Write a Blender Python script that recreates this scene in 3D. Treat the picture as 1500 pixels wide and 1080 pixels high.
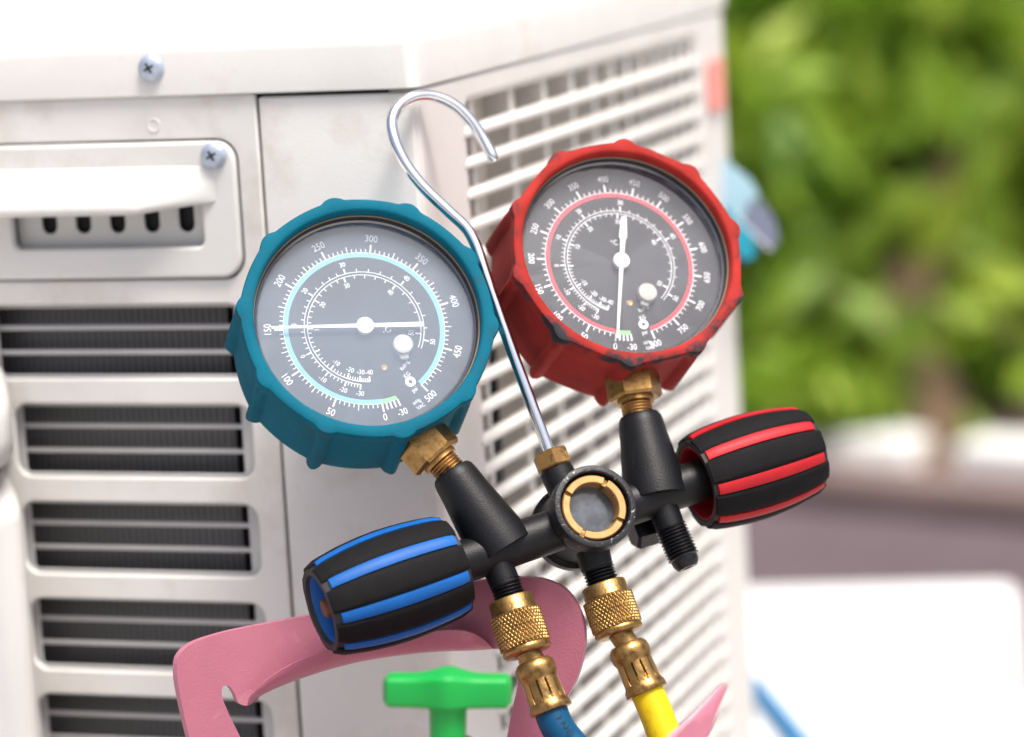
import bpy, bmesh, math, random
import numpy as np
from mathutils import Vector, Matrix

random.seed(7); rng = np.random.default_rng(7)
scene = bpy.context.scene
for o in list(bpy.data.objects): bpy.data.objects.remove(o)
COL = scene.collection
R = math.radians

# ---------------------------------------------------------------- camera
FPX = 4800.0                       # focal length in pixels of a 1500 px wide picture
PITCH, ROLL, YAW, CAMZ = R(9.27), R(-3.3), R(19.3), 0.75
CAM = Vector((0, 0, CAMZ))
_f = Vector((0, math.cos(PITCH), -math.sin(PITCH))); _u = Vector((0, math.sin(PITCH), math.cos(PITCH))); _r = Vector((1, 0, 0))
RT = _r * math.cos(ROLL) + _u * math.sin(ROLL)
UP = -_r * math.sin(ROLL) + _u * math.cos(ROLL)
FW = _f
cd = bpy.data.cameras.new('camera'); cam = bpy.data.objects.new('camera', cd); COL.objects.link(cam)
cd.sensor_width = 36; cd.lens = 36 * FPX / 1500; cd.clip_start = 0.05; cd.clip_end = 500
cm = Matrix((RT, UP, -FW)).transposed().to_4x4(); cm.translation = CAM; cam.matrix_world = cm
cd.dof.use_dof = True; cd.dof.focus_distance = 1.145; cd.dof.aperture_fstop = 5.4; cd.dof.aperture_blades = 0
scene.camera = cam

# ---------------------------------------------------------------- sky, sun, exposure
SUN_AZ, SUN_EL = R(145), R(68)     # azimuth clockwise from +y
w = bpy.data.worlds.new('World'); scene.world = w; w.use_nodes = True
nt = w.node_tree; bg = nt.nodes['Background']; sky = nt.nodes.new('ShaderNodeTexSky')
sky.sky_type = 'NISHITA'; sky.sun_disc = False; sky.sun_elevation = SUN_EL; sky.sun_rotation = SUN_AZ
sky.air_density = 0.6; sky.dust_density = 7.0; sky.ozone_density = 1.0
nt.links.new(sky.outputs[0], bg.inputs[0]); bg.inputs[1].default_value = 0.15
sd = bpy.data.lights.new('sun', 'SUN'); sun = bpy.data.objects.new('sun', sd); COL.objects.link(sun)
sd.energy = 2.7; sd.angle = R(18); sd.color = (1, 0.975, 0.94)
sv = Vector((math.sin(SUN_AZ) * math.cos(SUN_EL), math.cos(SUN_AZ) * math.cos(SUN_EL), math.sin(SUN_EL)))
sun.rotation_euler = sv.to_track_quat('Z', 'Y').to_euler()
vs = scene.view_settings; vs.view_transform = 'Standard'; vs.look = 'None'; vs.gamma = 1; vs.exposure = 0.56
scene.cycles.max_bounces = 8; scene.cycles.transparent_max_bounces = 12
scene.cycles.use_denoising = True

# ---------------------------------------------------------------- measuring helpers (real points on real planes)
def ray(x, y): return FW + RT * ((x - 750) / FPX) - UP * ((y - 540) / FPX)
def at(x, y, Z): return CAM + ray(x, y) * Z
def on_plane(x, y, p, n):
    d = ray(x, y); return CAM + d * ((p - CAM).dot(n) / d.dot(n))
def cv(v): return (RT * v[0] + UP * v[1] - FW * v[2]).normalized()      # camera-axes vector -> world

# ---------------------------------------------------------------- materials
def mat(name, col, rough=0.5, metal=0.0, var=0.0, vscale=30, bump=0.0, bscale=200, spec=0.5, col2=None, c2lo=0.5, c2hi=0.6, c2scale=20, coat=0.0, emis=None):
    m = bpy.data.materials.new(name); m.use_nodes = True
    n = m.node_tree.nodes; L = m.node_tree.links; b = n['Principled BSDF']
    b.inputs['Roughness'].default_value = rough; b.inputs['Metallic'].default_value = metal
    b.inputs['Specular IOR Level'].default_value = spec
    b.inputs['Coat Weight'].default_value = coat
    b.inputs['Base Color'].default_value = (*col, 1)
    tc = n.new('ShaderNodeTexCoord'); cur = None
    if var or col2:
        rgb = n.new('ShaderNodeRGB'); rgb.outputs[0].default_value = (*col, 1); cur = rgb.outputs[0]
        if var:
            t = n.new('ShaderNodeTexNoise'); t.inputs['Scale'].default_value = vscale; t.inputs['Detail'].default_value = 6
            L.new(tc.outputs['Object'], t.inputs['Vector'])
            mr = n.new('ShaderNodeMapRange'); mr.inputs[1].default_value = 0.3; mr.inputs[2].default_value = 0.7
            mr.inputs[3].default_value = 1 - var; mr.inputs[4].default_value = 1 + var * 0.6
            L.new(t.outputs[0], mr.inputs[0])
            mx = n.new('ShaderNodeMix'); mx.data_type = 'RGBA'; mx.blend_type = 'MULTIPLY'; mx.inputs[0].default_value = 1
            L.new(cur, mx.inputs[6]); L.new(mr.outputs[0], mx.inputs[7]); cur = mx.outputs[2]
        if col2:
            t = n.new('ShaderNodeTexNoise'); t.inputs['Scale'].default_value = c2scale; t.inputs['Detail'].default_value = 8; t.inputs['Roughness'].default_value = 0.65
            L.new(tc.outputs['Object'], t.inputs['Vector'])
            mr = n.new('ShaderNodeMapRange'); mr.inputs[1].default_value = c2lo; mr.inputs[2].default_value = c2hi
            L.new(t.outputs[0], mr.inputs[0])
            mx = n.new('ShaderNodeMix'); mx.data_type = 'RGBA'
            L.new(mr.outputs[0], mx.inputs[0]); L.new(cur, mx.inputs[6]); mx.inputs[7].default_value = (*col2, 1); cur = mx.outputs[2]
        L.new(cur, b.inputs['Base Color'])
    if bump:
        t = n.new('ShaderNodeTexNoise'); t.inputs['Scale'].default_value = bscale; t.inputs['Detail'].default_value = 4
        L.new(tc.outputs['Object'], t.inputs['Vector'])
        bn = n.new('ShaderNodeBump'); bn.inputs['Strength'].default_value = bump; bn.inputs['Distance'].default_value = 0.001
        L.new(t.outputs[0], bn.inputs['Height']); L.new(bn.outputs[0], b.inputs['Normal'])
    return m

M = {}
M['cream'] = mat('cream_paint', (0.665, 0.655, 0.622), 0.5, var=0.07, vscale=14, bump=0.10, bscale=900, col2=(0.44, 0.39, 0.32), c2lo=0.50, c2hi=0.85, c2scale=20)
M['lid'] = mat('cream_lid_paint', (0.635, 0.63, 0.60), 0.45, var=0.06, vscale=18, bump=0.08, bscale=900, col2=(0.44, 0.39, 0.32), c2lo=0.56, c2hi=0.85, c2scale=18)
M['grille'] = mat('grille_plastic', (0.735, 0.72, 0.68), 0.5, var=0.05, vscale=25)
M['shroud'] = mat('shroud_beige', (0.74, 0.69, 0.60), 0.6, var=0.06)
M['insert'] = mat('insert_grey', (0.5, 0.5, 0.49), 0.5, var=0.1)
M['dark'] = mat('dark_inside', (0.012, 0.012, 0.014), 0.8)
M['zinc'] = mat('zinc_screw', (0.45, 0.52, 0.62), 0.42, metal=0.5, var=0.15, vscale=300)
M['fan'] = mat('fan_grey', (0.06, 0.06, 0.065), 0.5)
M['red_badge'] = mat('red_badge', (0.72, 0.27, 0.23), 0.5)
M['black_paint'] = mat('black_paint', (0.0055, 0.006, 0.007), 0.44, spec=0.28, var=0.3, vscale=120, bump=0.12, bscale=1600, col2=(0.035, 0.035, 0.038), c2lo=0.66, c2hi=0.74, c2scale=260)
M['worn_edge'] = mat('worn_black_edge', (0.018, 0.019, 0.021), 0.45, metal=0.3, bump=0.25, bscale=900, col2=(0.42, 0.42, 0.42), c2lo=0.60, c2hi=0.68, c2scale=620)
M['black_thread'] = mat('black_thread', (0.004, 0.004, 0.005), 0.3, spec=0.4, bump=0.2, bscale=900, col2=(0.2, 0.2, 0.2), c2lo=0.72, c2hi=0.76, c2scale=700)
M['brass'] = mat('brass', (0.38, 0.23, 0.078), 0.36, metal=0.9, var=0.3, vscale=140, bump=0.15, bscale=800, col2=(0.10, 0.05, 0.018), c2lo=0.50, c2hi=0.72, c2scale=240)
M['brass_dark'] = mat('brass_tarnished', (0.42, 0.24, 0.08), 0.42, metal=0.85, var=0.3, vscale=150, bump=0.15, bscale=700, col2=(0.09, 0.045, 0.02), c2lo=0.52, c2hi=0.66, c2scale=190)
M['brass_ring'] = mat('brass_pale', (0.50, 0.285, 0.11), 0.42, metal=0.6, var=0.15, vscale=300)
M['chrome'] = mat('chrome', (0.82, 0.83, 0.85), 0.1, metal=1.0)
M['bezel'] = mat('bezel_steel', (0.20, 0.20, 0.21), 0.22, metal=0.9)
M['blue_rubber'] = mat('teal_rubber', (0.002, 0.105, 0.160), 0.7, spec=0.1, var=0.14, vscale=60, bump=0.2, bscale=1200, col2=(0.03, 0.06, 0.07), c2lo=0.55, c2hi=0.80, c2scale=75)
M['red_rubber'] = mat('red_rubber', (0.50, 0.035, 0.032), 0.5, var=0.15, vscale=70, bump=0.15, bscale=1200)
M['dial'] = mat('dial_black', (0.030, 0.032, 0.037), 0.5)
M['white_print'] = mat('white_print', (0.85, 0.86, 0.88), 0.5)
M['blue_print'] = mat('light_blue_print', (0.14, 0.48, 0.80), 0.5)
M['red_print'] = mat('red_print', (0.62, 0.012, 0.035), 0.5)
M['green_print'] = mat('green_print', (0.22, 0.62, 0.20), 0.5)
M['needle'] = mat('needle_white', (0.90, 0.90, 0.90), 0.45)
M['plug'] = mat('plug_plastic', (0.42, 0.40, 0.36), 0.5, var=0.2, vscale=300)
M['tan_line'] = mat('gasket_tan', (0.28, 0.22, 0.15), 0.6)
M['pad'] = mat('grip_black', (0.005, 0.005, 0.0055), 0.75, spec=0.16, bump=0.22, bscale=1500, var=0.2, vscale=200)
M['core'] = mat('knob_core_black', (0.007, 0.007, 0.008), 0.6)
M['knob_blue'] = mat('knob_blue', (0.004, 0.09, 0.33), 0.5, spec=0.25, var=0.12, vscale=90, bump=0.08, bscale=900)
M['knob_red'] = mat('knob_red', (0.38, 0.010, 0.016), 0.5, spec=0.25, var=0.12, vscale=90, bump=0.08, bscale=900)
M['rust'] = mat('rusty_screw', (0.14, 0.06, 0.03), 0.6, metal=0.5, bump=0.4, bscale=600)
M['hose_blue'] = mat('hose_blue', (0.001, 0.065, 0.15), 0.5, spec=0.25, bump=0.05, bscale=600, var=0.1)
M['hose_yellow'] = mat('hose_yellow', (0.66, 0.47, 0.004), 0.5, spec=0.3, bump=0.05, bscale=600, col2=(0.35, 0.24, 0.02), c2lo=0.57, c2hi=0.75, c2scale=110)
M['pink'] = mat('pink_paint', (0.42, 0.145, 0.20), 0.42, var=0.10, vscale=35, bump=0.2, bscale=1300, coat=0.12, col2=(0.50, 0.30, 0.33), c2lo=0.60, c2hi=0.85, c2scale=38)
M['green'] = mat('green_plastic', (0.006, 0.32, 0.05), 0.42, spec=0.35, var=0.05)
M['white_box'] = mat('white_box_plastic', (0.80, 0.80, 0.80), 0.45, var=0.03)
M['blue_strip'] = mat('blue_strip', (0.02, 0.17, 0.36), 0.5)
M['cyan'] = mat('cyan_cloth', (0.004, 0.24, 0.34), 0.8)
M['pale'] = mat('pale_blue_cloth', (0.28, 0.44, 0.52), 0.85)
M['grey_cloth'] = mat('grey_cloth', (0.13, 0.15, 0.21), 0.85, bump=0.3, bscale=600)
M['paving'] = mat('mauve_paving', (0.105, 0.08, 0.09), 0.9, spec=0.2, var=0.18, vscale=9, bump=0.4, bscale=60)
M['kerb'] = mat('kerb_stone', (0.17, 0.125, 0.115), 0.9, spec=0.2, var=0.15, vscale=8, bump=0.3, bscale=80)
M['white_wall'] = mat('pale_wall', (0.80, 0.80, 0.77), 0.8, var=0.05, vscale=4)
M['bark'] = mat('bark', (0.13, 0.085, 0.045), 0.9, var=0.3, vscale=20, bump=0.6, bscale=60)
M['soil'] = mat('brown_soil', (0.20, 0.14, 0.12), 0.95, spec=0.2, var=0.25, vscale=14, bump=0.5, bscale=80)
M['concrete'] = mat('concrete', (0.38, 0.36, 0.34), 0.85, var=0.12, vscale=8)

M['hose_ink'] = mat('dark_blue_ink', (0.004, 0.03, 0.05), 0.6)
def translucent(m, col, f):
    # thin moulded plastic lets some light through
    n = m.node_tree.nodes; L = m.node_tree.links; tr = n.new('ShaderNodeBsdfTranslucent'); tr.inputs[0].default_value = (*col, 1)
    ms = n.new('ShaderNodeMixShader'); ms.inputs[0].default_value = f
    L.new(n['Principled BSDF'].outputs[0], ms.inputs[1]); L.new(tr.outputs[0], ms.inputs[2]); L.new(ms.outputs[0], n['Material Output'].inputs[0])
translucent(M['grille'], (0.85, 0.80, 0.72), 0.12)

M['terrace_m'] = mat('pale_concrete', (0.42, 0.415, 0.40), 0.9, var=0.10, vscale=3, bump=0.2, bscale=60, spec=0.2)

def leaf_mat(name, a, b_, c):
    m = bpy.data.materials.new(name); m.use_nodes = True
    n = m.node_tree.nodes; L = m.node_tree.links; b = n['Principled BSDF']
    g = n.new('ShaderNodeNewGeometry'); cr = n.new('ShaderNodeValToRGB')
    cr.color_ramp.elements[0].color = (*a, 1); cr.color_ramp.elements[1].color = (*c, 1)
    e = cr.color_ramp.elements.new(0.55); e.color = (*b_, 1)
    tc = n.new('ShaderNodeTexCoord'); t = n.new('ShaderNodeTexNoise'); t.inputs['Scale'].default_value = 4.0
    L.new(tc.outputs['Object'], t.inputs['Vector'])
    mx = n.new('ShaderNodeMix'); mx.inputs[0].default_value = 0.6
    L.new(g.outputs['Random Per Island'], mx.inputs[2]); L.new(t.outputs[0], mx.inputs[3])
    L.new(mx.outputs[0], cr.inputs[0]); L.new(cr.outputs[0], b.inputs['Base Color'])
    b.inputs['Roughness'].default_value = 0.5
    tr = n.new('ShaderNodeBsdfTranslucent'); L.new(cr.outputs[0], tr.inputs[0])
    ms = n.new('ShaderNodeMixShader'); ms.inputs[0].default_value = 0.48
    L.new(b.outputs[0], ms.inputs[1]); L.new(tr.outputs[0], ms.inputs[2]); L.new(ms.outputs[0], n['Material Output'].inputs[0])
    return m
M['leaf'] = leaf_mat('leaf_green', (0.07, 0.19, 0.03), (0.30, 0.46, 0.04), (0.62, 0.68, 0.10))
M['leaf_dark'] = leaf_mat('leaf_deep_green', (0.02, 0.11, 0.03), (0.10, 0.27, 0.04), (0.32, 0.46, 0.06))

def glass_mat(name, haze, ior, tint=(1, 1, 1), hazecol=(0.70, 0.82, 1.0)):
    # clear pane: transmits straight through, reflects by Fresnel, pale diffuse haze paints in the reflected sky
    m = bpy.data.materials.new(name); m.use_nodes = True
    n = m.node_tree.nodes; L = m.node_tree.links; n.remove(n['Principled BSDF'])
    tr = n.new('ShaderNodeBsdfTransparent'); tr.inputs[0].default_value = (*tint, 1)
    gl = n.new('ShaderNodeBsdfGlossy'); gl.inputs['Roughness'].default_value = 0.04
    df = n.new('ShaderNodeBsdfDiffuse'); df.inputs[0].default_value = (*hazecol, 1)
    fr = n.new('ShaderNodeFresnel'); fr.inputs[0].default_value = ior
    tc = n.new('ShaderNodeTexCoord'); t = n.new('ShaderNodeTexNoise'); t.inputs['Scale'].default_value = 28; t.inputs['Detail'].default_value = 3
    L.new(tc.outputs['Object'], t.inputs['Vector'])
    mr = n.new('ShaderNodeMapRange'); mr.inputs[1].default_value = 0.3; mr.inputs[2].default_value = 0.75; mr.inputs[3].default_value = haze * 0.8; mr.inputs[4].default_value = haze * 1.25
    L.new(t.outputs[0], mr.inputs[0])
    m1 = n.new('ShaderNodeMixShader'); L.new(mr.outputs[0], m1.inputs[0]); L.new(tr.outputs[0], m1.inputs[1]); L.new(df.outputs[0], m1.inputs[2])
    m2 = n.new('ShaderNodeMixShader'); L.new(fr.outputs[0], m2.inputs[0]); L.new(m1.outputs[0], m2.inputs[1]); L.new(gl.outputs[0], m2.inputs[2])
    L.new(m2.outputs[0], n['Material Output'].inputs[0])
    return m
M['glass_blue'] = glass_mat('gauge_pane_dusty', 0.088, 1.34, hazecol=(0.58, 0.77, 1.0))
M['glass_red'] = glass_mat('gauge_pane_clear', 0.028, 1.34)
M['sight'] = mat('sight_glass', (0.06, 0.072, 0.085), 0.18, var=0.3, vscale=90, col2=(0.14, 0.165, 0.19), c2lo=0.45, c2hi=0.75, c2scale=110, spec=0.7)  # blue-grey tones paint in the sky reflected by the lens

def fin_mat():
    m = bpy.data.materials.new('coil_fins'); m.use_nodes = True
    n = m.node_tree.nodes; L = m.node_tree.links; b = n['Principled BSDF']
    tc = n.new('ShaderNodeTexCoord'); wv = n.new('ShaderNodeTexWave'); wv.inputs['Scale'].default_value = 110; wv.inputs['Distortion'].default_value = 1.2; wv.inputs['Detail'].default_value = 2
    wv.bands_direction = 'X'; L.new(tc.outputs['Object'], wv.inputs['Vector'])
    cr = n.new('ShaderNodeValToRGB'); cr.color_ramp.elements[0].color = (0.055, 0.055, 0.058, 1); cr.color_ramp.elements[1].color = (0.13, 0.128, 0.13, 1)
    L.new(wv.outputs[0], cr.inputs[0]); L.new(cr.outputs[0], b.inputs['Base Color'])
    b.inputs['Roughness'].default_value = 0.5; b.inputs['Metallic'].default_value = 0.3
    return m
M['fins'] = fin_mat()

def red_boot_mat():
    # red rubber with black scuffs along the worn outer rim
    m = mat('red_rubber_scuffed', (0.31, 0.024, 0.019), 0.68, spec=0.1, var=0.28, vscale=70, bump=0.15, bscale=1200)
    n = m.node_tree.nodes; L = m.node_tree.links; b = n['Principled BSDF']
    src = b.inputs['Base Color'].links[0].from_socket
    tc = n.new('ShaderNodeTexCoord'); sp = n.new('ShaderNodeSeparateXYZ'); L.new(tc.outputs['Object'], sp.inputs[0])
    cx = n.new('ShaderNodeCombineXYZ'); L.new(sp.outputs[0], cx.inputs[0]); L.new(sp.outputs[1], cx.inputs[1])
    ln = n.new('ShaderNodeVectorMath'); ln.operation = 'LENGTH'; L.new(cx.outputs[0], ln.inputs[0])
    rr = n.new('ShaderNodeMapRange'); rr.inputs[1].default_value = 0.0380; rr.inputs[2].default_value = 0.0440; rr.inputs[3].default_value = 0.0; rr.inputs[4].default_value = 0.24
    L.new(ln.outputs['Value'], rr.inputs[0])
    zz = n.new('ShaderNodeMapRange'); zz.inputs[1].default_value = -0.010; zz.inputs[2].default_value = -0.001; zz.inputs[3].default_value = -0.22; zz.inputs[4].default_value = 0.0
    L.new(sp.outputs[2], zz.inputs[0])
    yy = n.new('ShaderNodeMapRange'); yy.inputs[1].default_value = 0.01; yy.inputs[2].default_value = -0.044; yy.inputs[3].default_value = -0.02; yy.inputs[4].default_value = 0.10
    L.new(sp.outputs[1], yy.inputs[0])
    t = n.new('ShaderNodeTexNoise'); t.inputs['Scale'].default_value = 85; t.inputs['Detail'].default_value = 8; t.inputs['Roughness'].default_value = 0.7; L.new(tc.outputs['Object'], t.inputs['Vector'])
    a1 = n.new('ShaderNodeMath'); L.new(rr.outputs[0], a1.inputs[0]); L.new(zz.outputs[0], a1.inputs[1])
    a3 = n.new('ShaderNodeMath'); L.new(a1.outputs[0], a3.inputs[0]); L.new(yy.outputs[0], a3.inputs[1])
    a2 = n.new('ShaderNodeMath'); L.new(a3.outputs[0], a2.inputs[0]); L.new(t.outputs[0], a2.inputs[1])
    mr = n.new('ShaderNodeMapRange'); mr.inputs[1].default_value = 0.69; mr.inputs[2].default_value = 0.83; L.new(a2.outputs[0], mr.inputs[0])
    mx = n.new('ShaderNodeMix'); mx.data_type = 'RGBA'; L.new(mr.outputs[0], mx.inputs[0]); L.new(src, mx.inputs[6]); mx.inputs[7].default_value = (0.03, 0.03, 0.035, 1)
    L.new(mx.outputs[2], b.inputs['Base Color'])
    return m
M['red_boot'] = red_boot_mat()

# ---------------------------------------------------------------- mesh helpers
class VF:
    def __init__(s): s.v = []; s.f = []
    def add(s, v, f, m=None):
        k = len(s.v)
        s.v += [tuple(m @ Vector(p)) if m is not None else tuple(p) for p in v]
        s.f += [tuple(i + k for i in q) for q in f]
        return s

def frame(o, z, xh=(1, 0, 0)):
    z = Vector(z).normalized(); x = Vector(xh); x = x - z * x.dot(z)
    if x.length < 1e-6: x = Vector((0, 1, 0)); x = x - z * x.dot(z)
    x.normalize(); y = z.cross(x)
    m = Matrix((x, y, z)).transposed().to_4x4(); m.translation = Vector(o); return m

def lathe(prof, seg=48, rf=None):
    """prof: (r, h) list along +Z; rf(theta, i, r) may change the radius"""
    v = []; f = []
    for i, (r, h) in enumerate(prof):
        for k in range(seg):
            t = 2 * math.pi * k / seg
            q = rf(t, i, r) if rf else r
            v.append((q * math.cos(t), q * math.sin(t), h))
    for i in range(len(prof) - 1):
        for k in range(seg):
            a = i * seg + k; b = i * seg + (k + 1) % seg
            f.append((a, b, b + seg, a + seg))
    for i, flip in ((0, True), (len(prof) - 1, False)):
        if prof[i][0] > 1e-7:
            q = [i * seg + k for k in range(seg)]; f.append(tuple(q[::-1] if flip else q))
    return v, f

def ring_lathe(prof, seg=64, rf=None):
    """closed profile swept round: no caps, last ring joined with the first"""
    v, f = lathe(prof, seg, rf); f = [q for q in f if len(q) == 4]
    n = len(prof)
    for k in range(seg):
        a = (n - 1) * seg + k; b = (n - 1) * seg + (k + 1) % seg
        f.append((a, b, (k + 1) % seg, k))
    return v, f

def tube(path, rad, seg=20, cap=True):
    pts = [Vector(p) for p in path]; n = len(pts); v = []; f = []
    rads = rad if hasattr(rad, '__len__') else [rad] * n
    t0 = (pts[1] - pts[0]).normalized(); x = t0.orthogonal().normalized()
    for i, p in enumerate(pts):
        t = (pts[min(i + 1, n - 1)] - pts[max(i - 1, 0)]).normalized()
        x = (x - t * x.dot(t)).normalized(); y = t.cross(x)
        for k in range(seg):
            a = 2 * math.pi * k / seg; v.append(p + (x * math.cos(a) + y * math.sin(a)) * rads[i])
    for i in range(n - 1):
        for k in range(seg):
            a = i * seg + k; b = i * seg + (k + 1) % seg; f.append((a, b, b + seg, a + seg))
    if cap: f.append(tuple(range(seg))[::-1]); f.append(tuple((n - 1) * seg + k for k in range(seg)))
    return v, f

def spline(pts, n=8):
    """centripetal Catmull-Rom through the points"""
    pts = [Vector(p) for p in pts]
    P = [pts[0] * 2 - pts[1]] + pts + [pts[-1] * 2 - pts[-2]]; out = []
    for i in range(1, len(P) - 2):
        p0, p1, p2, p3 = P[i - 1:i + 3]
        t0 = 0.0; t1 = t0 + max((p1 - p0).length, 1e-9) ** 0.5; t2 = t1 + max((p2 - p1).length, 1e-9) ** 0.5; t3 = t2 + max((p3 - p2).length, 1e-9) ** 0.5
        for k in range(n):
            t = t1 + (t2 - t1) * k / n
            a1 = p0 * ((t1 - t) / (t1 - t0)) + p1 * ((t - t0) / (t1 - t0)); a2 = p1 * ((t2 - t) / (t2 - t1)) + p2 * ((t - t1) / (t2 - t1)); a3 = p2 * ((t3 - t) / (t3 - t2)) + p3 * ((t - t2) / (t3 - t2))
            b1_ = a1 * ((t2 - t) / (t2 - t0)) + a2 * ((t - t0) / (t2 - t0)); b2_ = a2 * ((t3 - t) / (t3 - t1)) + a3 * ((t - t1) / (t3 - t1))
            out.append(b1_ * ((t2 - t) / (t2 - t1)) + b2_ * ((t - t1) / (t2 - t1)))
    out.append(pts[-1].copy()); return out

def box(x0, x1, y0, y1, z0, z1, bev=0.0, seg=2):
    bm = bmesh.new(); bmesh.ops.create_cube(bm, size=1)
    for q in bm.verts: q.co = Vector(((x0 + x1) / 2 + q.co.x * (x1 - x0), (y0 + y1) / 2 + q.co.y * (y1 - y0), (z0 + z1) / 2 + q.co.z * (z1 - z0)))
    if bev: bmesh.ops.bevel(bm, geom=list(bm.edges), offset=bev, segments=seg, profile=0.5, affect='EDGES')
    bm.verts.index_update(); v = [tuple(q.co) for q in bm.verts]; f = [tuple(x.index for x in p.verts) for p in bm.faces]; bm.free(); return v, f

def hexnut(r, h, ch=0.12):
    """hexagonal nut along +Z with chamfered corners"""
    v = []; f = []
    lv = [(r * (1 - ch), 0), (r, h * 0.1), (r, h * 0.9), (r * (1 - ch), h)]
    return lathe(lv, 6)

def loops_mesh(outer, holes, depth, bevel, res=2):
    """flat plate from closed outlines (2D), thickness depth centred on 0, softly bevelled edges"""
    cu = bpy.data.curves.new('tmp', 'CURVE'); cu.dimensions = '2D'; cu.fill_mode = 'BOTH'
    cu.extrude = max(depth / 2 - bevel, 0.0); cu.bevel_depth = bevel; cu.bevel_resolution = res; cu.offset = -bevel
    for lp in [outer] + holes:
        sp = cu.splines.new('POLY'); sp.points.add(len(lp) - 1); sp.use_cyclic_u = True
        for p, q in zip(sp.points, lp): p.co = (q[0], q[1], 0, 1)
    o = bpy.data.objects.new('tmp', cu); COL.objects.link(o)
    dg = bpy.context.evaluated_depsgraph_get(); me = o.evaluated_get(dg).to_mesh()
    v = [tuple(q.co) for q in me.vertices]; f = [tuple(p.vertices) for p in me.polygons]
    bpy.data.objects.remove(o); bpy.data.curves.remove(cu)
    return v, f

def rrect(x0, x1, y0, y1, r, n=6):
    out = []
    for cx, cy, a0 in ((x1 - r, y1 - r, 0), (x0 + r, y1 - r, 90), (x0 + r, y0 + r, 180), (x1 - r, y0 + r, 270)):
        for k in range(n + 1):
            a = R(a0 + 90 * k / n); out.append((cx + r * math.cos(a), cy + r * math.sin(a)))
    return out

_tx = {}
def text_vf(s, size):
    key = (s, size)
    if key not in _tx:
        cu = bpy.data.curves.new('tmp', 'FONT'); cu.body = s; cu.size = size; cu.align_x = 'CENTER'; cu.align_y = 'CENTER'; cu.resolution_u = 3; cu.offset = size * 0.006
        o = bpy.data.objects.new('tmp', cu); COL.objects.link(o)
        dg = bpy.context.evaluated_depsgraph_get(); me = o.evaluated_get(dg).to_mesh()
        _tx[key] = ([tuple(q.co) for q in me.vertices], [tuple(p.vertices) for p in me.polygons])
        bpy.data.objects.remove(o); bpy.data.curves.remove(cu)
    return _tx[key]

def mk(name, vf, m, parent=None, mtx=None, smooth=35, weld=False):
    v, f = (vf.v, vf.f) if isinstance(vf, VF) else vf
    me = bpy.data.meshes.new(name); me.from_pydata([tuple(p) for p in v], [], f)
    bm = bmesh.new(); bm.from_mesh(me)
    if weld: bmesh.ops.remove_doubles(bm, verts=bm.verts, dist=1e-6)
    bmesh.ops.recalc_face_normals(bm, faces=bm.faces); bm.to_mesh(me); bm.free()
    me.validate()
    if smooth:
        me.polygons.foreach_set('use_smooth', [True] * len(me.polygons)); me.set_sharp_from_angle(angle=R(smooth))
    me.materials.append(M[m])
    o = bpy.data.objects.new(name, me); COL.objects.link(o)
    if parent is not None: o.parent = parent
    if mtx is not None: o.matrix_basis = mtx
    return o

def copy_of(src, parent, mtx, name=None):
    o = src.copy(); COL.objects.link(o); o.parent = parent; o.matrix_basis = mtx; return o

def thing(name, label, cat, mtx, group=None):
    o = bpy.data.objects.new(name, None); COL.objects.link(o); o.empty_display_size = 0.02
    o.matrix_basis = mtx; o['label'] = label; o['category'] = cat
    if group: o['group'] = group
    return o
def tag(o, label, cat, group=None):
    o['label'] = label; o['category'] = cat
    if group: o['group'] = group
    return o
def struct(o): o['kind'] = 'structure'; return o
T = Matrix.Translation

# ================================================================ SETTING: ground, kerb, bed, wall
struct(mk('ground', box(-60, 60, -40, 80, -0.3, 0.0), 'paving', smooth=0))
struct(mk('terrace', box(-8, 8, -8, 2.55, 0.0, 0.012, 0.002), 'terrace_m', smooth=0))  # unseen pale slab, added to bounce light up onto unit and gauges
K0 = on_plane(1100, 738, Vector((0, 0, 0)), Vector((0, 0, 1))); K1 = on_plane(1500, 773, Vector((0, 0, 0)), Vector((0, 0, 1)))
kd = (K1 - K0).normalized(); kn = Vector((-kd.y, kd.x, 0))            # kn points away from the camera
if kn.y < 0: kn = -kn
KM = Matrix((kd, kn, Vector((0, 0, 1)))).transposed().to_4x4(); KM.translation = K0
for k in range(-12, 16):
    kb = struct(mk('kerb', box(0.004, 0.496, 0, 0.10, 0.0, 0.034, 0.006), 'kerb', mtx=KM @ T((k * 0.5, 0, 0))))
struct(mk('planting_bed', box(-6, 8, 0.102, 7.0, 0.0, 0.024), 'soil', mtx=KM, smooth=0))
KI = KM.inverted(); zup = Vector((0, 0, 1))
g0 = (KI @ on_plane(1316, 650, Vector((0, 0, 0.06)), zup)).x; g1 = (KI @ on_plane(1398, 650, Vector((0, 0, 0.06)), zup)).x
for xa, xb, lab in ((-6, g0, 'low white edging wall running from the shrub trunk back behind the unit'), (g1, 8, 'low white edging wall running from the shrub trunk to the open end of the bed')):
    tag(mk('low_wall', box(xa, xb, 0, 0.08, 0.0, 0.060, 0.006), 'white_wall', mtx=KM @ T((0, 0.106, 0.0))), lab, 'wall')
gw = mk('garden_wall', VF().add(*box(-9, 9, 0, 0.15, 0.0, 2.2)).add(*box(-9.02, 9.02, -0.03, 0.18, 2.203, 2.26, 0.01)), 'white_wall', mtx=T((0, 8.4, 0)), smooth=0)
tag(gw, 'tall pale rendered garden wall seen through the trees', 'wall')

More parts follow.
